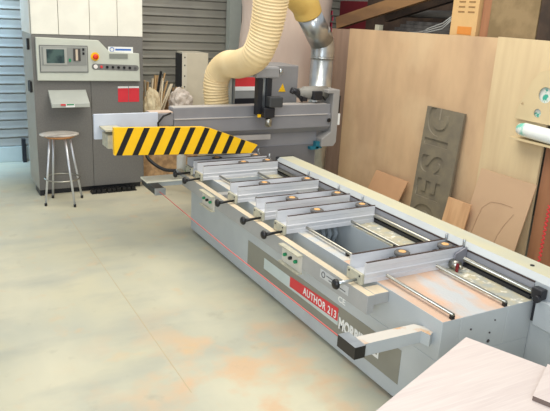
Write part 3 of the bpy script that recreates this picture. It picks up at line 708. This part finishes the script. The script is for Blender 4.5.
# screen recess frame
fr = MB().box(1.262, 1.80, CY-.066, CY-.056, 1.468, 1.772, bev=.004).build('screen_bezel', mat('bezel_edge', (104, 106, 104), .5), CB)
MB().box(1.272, 1.790, CY-.0685, CY-.0665, 1.478, 1.762).build('bezel_face', console_dark_m, CB)
MB().box(1.285, 1.782, CY-.072, CY-.067, 1.55, 1.752).build('bezel_inner', mat('inner_bezel', (140, 142, 138), .5), CB)
MB().box(1.30, 1.56, CY-.080, CY-.073, 1.555, 1.745, bev=.003).build('monitor_frame', console_dark_m, CB)
MB().box(1.335, 1.53, CY-.084, CY-.081, 1.575, 1.728).build('screen', screen_m, CB)
MB().box(1.632, 1.712, CY-.080, CY-.073, 1.60, 1.738).build('disk_drive', mat('drive_dark', (70, 66, 64), .5), CB)
MB().box(1.656, 1.682, CY-.084, CY-.081, 1.605, 1.73).build('drive_slot', mat('slot_beige', (206, 190, 170), .5), CB)
for z in (1.67, 1.715): MB().box(1.735, 1.758, CY-.078, CY-.073, z, z+.028).build('key_switch', black_m, CB)
MB().box(1.58, 1.602, CY-.080, CY-.073, 1.59, 1.625).build('green_switch', green_m, CB)
es = MB().lathe([(.05, -.056), (.05, -.062)], (1.882, CY, 1.650), n=20, axis='Y').build('stop_plate', yellow_m, CB)
MB().lathe([(.02, -.063), (.032, -.085), (.030, -.095), (.01, -.098)], (1.882, CY, 1.650), n=20, axis='Y').build('emergency_stop', mat('stop_red', (226, 60, 30), .4), CB)
MB().box(2.05, 2.27, CY-.0635, CY-.0565, 1.632, 1.685).build('display', mat('lcd', (134, 138, 130), .3), CB)
pill = [(1.875+.034*math.cos(a), 1.535+.034*math.sin(a)) for a in [math.pi/2+math.pi*k/8 for k in range(9)]]+[(2.37+.034*math.cos(a), 1.52+.034*math.sin(a)) for a in [-math.pi/2+math.pi*k/8 for k in range(9)]]
MB().prism(pill, 'Y', CY-.060, CY-.0560).build('button_strip', mat('strip_grey', (120, 120, 118), .5), CB)
cols = [mat('btn_white', (240, 236, 232), .4), red_m, black_m, black_m, black_m, black_m, black_m, mat('btn_grey', (90, 90, 90), .5)]
for k, m in enumerate(cols):
    x = 1.885+k*.068; z = 1.535-.0021*k*3.2/3.2*1
    MB().lathe([(.026 if k == 0 else .017, -.061), (.022 if k == 0 else .014, -.071)], (x, CY, z), n=14, axis='Y').build('button', m, CB)
# label on top of console: blue logo and lines
lb = MB().box(2.045, 2.345, CY-.030, CY-.026, 1.695, 1.765).build('name_label', white_m, CB)
mb = MB(); mb.tube([(2.09+.024*math.cos(2*math.pi*k/16), CY-.032, 1.733+.024*math.sin(2*math.pi*k/16)) for k in range(17)], .004, n=5)
mb.box(2.13, 2.32, CY-.0325, CY-.031, 1.722, 1.742)
mb.build('label_logo', mat('logo_blue', (60, 110, 190), .5), CB)
# red notices with white heads
for x in (2.16, 2.295):
    MB().box(x, x+.128, CY-.003, CY-.0005, 1.105, 1.272).build('red_notice', mat('notice_red', (214, 50, 62), .6), CB)
    MB().box(x, x+.128, CY-.003, CY-.0005, 1.273, 1.295).build('notice_head', white_m, CB)
# keyboard shelf, sloping down to the front
A0 = [(7.749, 1.262), (7.749, 1.215), (7.56, 1.082), (7.56, 1.128)]
ks = MB(); 
def q4(mb, xs0, xs1, prof, m=0):
    a = [mb.bm.verts.new((xs0[i], p[0], p[1])) for i, p in enumerate(prof)]; b_ = [mb.bm.verts.new((xs1[i], p[0], p[1])) for i, p in enumerate(prof)]
    n = len(prof)
    for k in range(n): mb.bm.faces.new((a[k], a[(k+1) % n], b_[(k+1) % n], b_[k])).material_index = m
    mb.bm.faces.new(a[::-1]); mb.bm.faces.new(b_)
MB().prism(A0, 'X', 1.345, 1.775).build('keyboard_shelf', mat('shelf_greygreen', (178, 182, 174), .5), CB, bevel=.004)
MB().box(1.50, 1.60, 7.55, 7.5595, 1.088, 1.122).build('white_sticker', white_m, CB)
MB().box(1.445, 1.498, 7.55, 7.5595, 1.108, 1.126).build('red_sticker', red_m, CB)
MB().box(1.51, 1.59, 7.546, 7.5495, 1.112, 1.124).build('green_sticker', green_m, CB)
# vent blocks under the cabinet
for k in range(3):
    x = 1.78+k*.19
    v = MB().box(x, x+.18, 7.62, 7.74, 0, .012)
    for j in range(2):
        for i in range(3): v.box(x+.006+i*.058, x+.052+i*.058, 7.628+j*.055, 7.672+j*.055, .012, .05 if False else .045)
    o = v.build('grid_block', black_m); tag(base_origin(o), ['black plastic grid block below the cabinet, leftmost of three', 'black plastic grid block below the cabinet, middle of three', 'black plastic grid block below the cabinet, rightmost of three'][k], 'grid block', 'black grid blocks at the cabinet foot')

# ------------------------------------------------------------------ stool
ST = thing('bar_stool', 'tall round bar stool with silver legs standing before the grey control cabinet', 'stool', (1.40, 7.41, 0))
sc = (1.385, 7.41)
MB().lathe([(.05, .775), (.15, .776), (.175, .788), (.178, .80)], (sc[0], sc[1], 0), n=36).build('seat_underside', seatedge_m, ST)
st_ = MB().lathe([(.212, .8005), (.218, .806), (.216, .815), (.19, .822), (.08, .824)], (sc[0], sc[1], 0), n=36); bmesh.ops.scale(st_.bm, verts=st_.bm.verts[:], vec=(1, .72, 1), space=Matrix.Translation((0, -sc[1], 0))); st_.build('seat', seat_m, ST)
feet = [(1.185, 7.33), (1.478, 7.185), (1.632, 7.512), (1.317, 7.62)]
legm = mat('leg_silver', (214, 218, 224), .3, .6)
fc = Vector((sum(p[0] for p in feet)/4, sum(p[1] for p in feet)/4, 0)); tops = []
for fx_, fy_ in feet:
    d = Vector((fx_, fy_, 0))-fc; top = Vector((sc[0]+d.x*.52, sc[1]+d.y*.52, .775)); bot = Vector((fx_, fy_, .02)); tops.append((bot, top))
    lg = MB().tube([bot, top], .0125, n=12).build('leg', legm, ST)
    MB().lathe([(.015, 0), (.015, .035)], (fx_, fy_, 0), n=12).build('rubber_foot', black_m, lg)
ring = [b_.lerp(t, (.30-.02)/.755) for b_, t in tops]
cr = sum(ring, Vector())/4; rr = sum((p-cr).length for p in ring)/4
MB().tube([(cr.x+rr*math.cos(2*math.pi*k/32), cr.y+rr*math.sin(2*math.pi*k/32), .30) for k in range(33)], .009, n=8, cap=False).build('foot_ring', chrome_m, ST)

# ------------------------------------------------------------------ sheet on trestles in the near right corner
zs = .78; P0 = Vector((2.29, 2.0)); u = Vector((-.934, -.357)); v = Vector((.39, -.921)); u.normalize(); v = Vector((-u.y, u.x))*1.0
if v.y > 0: v = -v
TB = thing('work_table', 'pale laminated sheet laid out as a table in the near right corner', 'table', (1.9, 1.0, 0))
c = [P0, P0+u*1.25, P0+u*1.25+v*1.9, P0+v*1.9]
MB().prism([(p.x, p.y) for p in c], 'Z', zs-.02, zs).build('table_top', [table_m], TB)
for s_, t_2 in ((.15, .2), (1.1, .2), (.15, 1.6), (1.1, 1.6)):
    p = P0+u*s_+v*t_2; MB().box(p.x-.03, p.x+.03, p.y-.03, p.y+.03, 0, zs-.0205).build('leg', wood_m, TB)
Q0 = Vector((2.145, 1.475)); c = [Q0, Q0+v*1.0, Q0+v*1.0-u*.8, Q0-u*.8]
c = [Q0+Vector((.0, 0)), Q0+Vector((.28, .15)), Q0+Vector((.28, .15))+v*.8, Q0+v*.8]
o = MB().prism([(p.x, p.y) for p in c], 'Z', zs+.0005, zs+.022).build('laminate_offcut', [table_m, mat('dark_edge', (112, 96, 88), .7)])
for p_ in o.data.polygons:
    if abs(p_.normal.z) < .5: p_.material_index = 1
tag(base_origin(o), 'small laminated sheet lying on the pale table at the right edge of the photo', 'sheet')
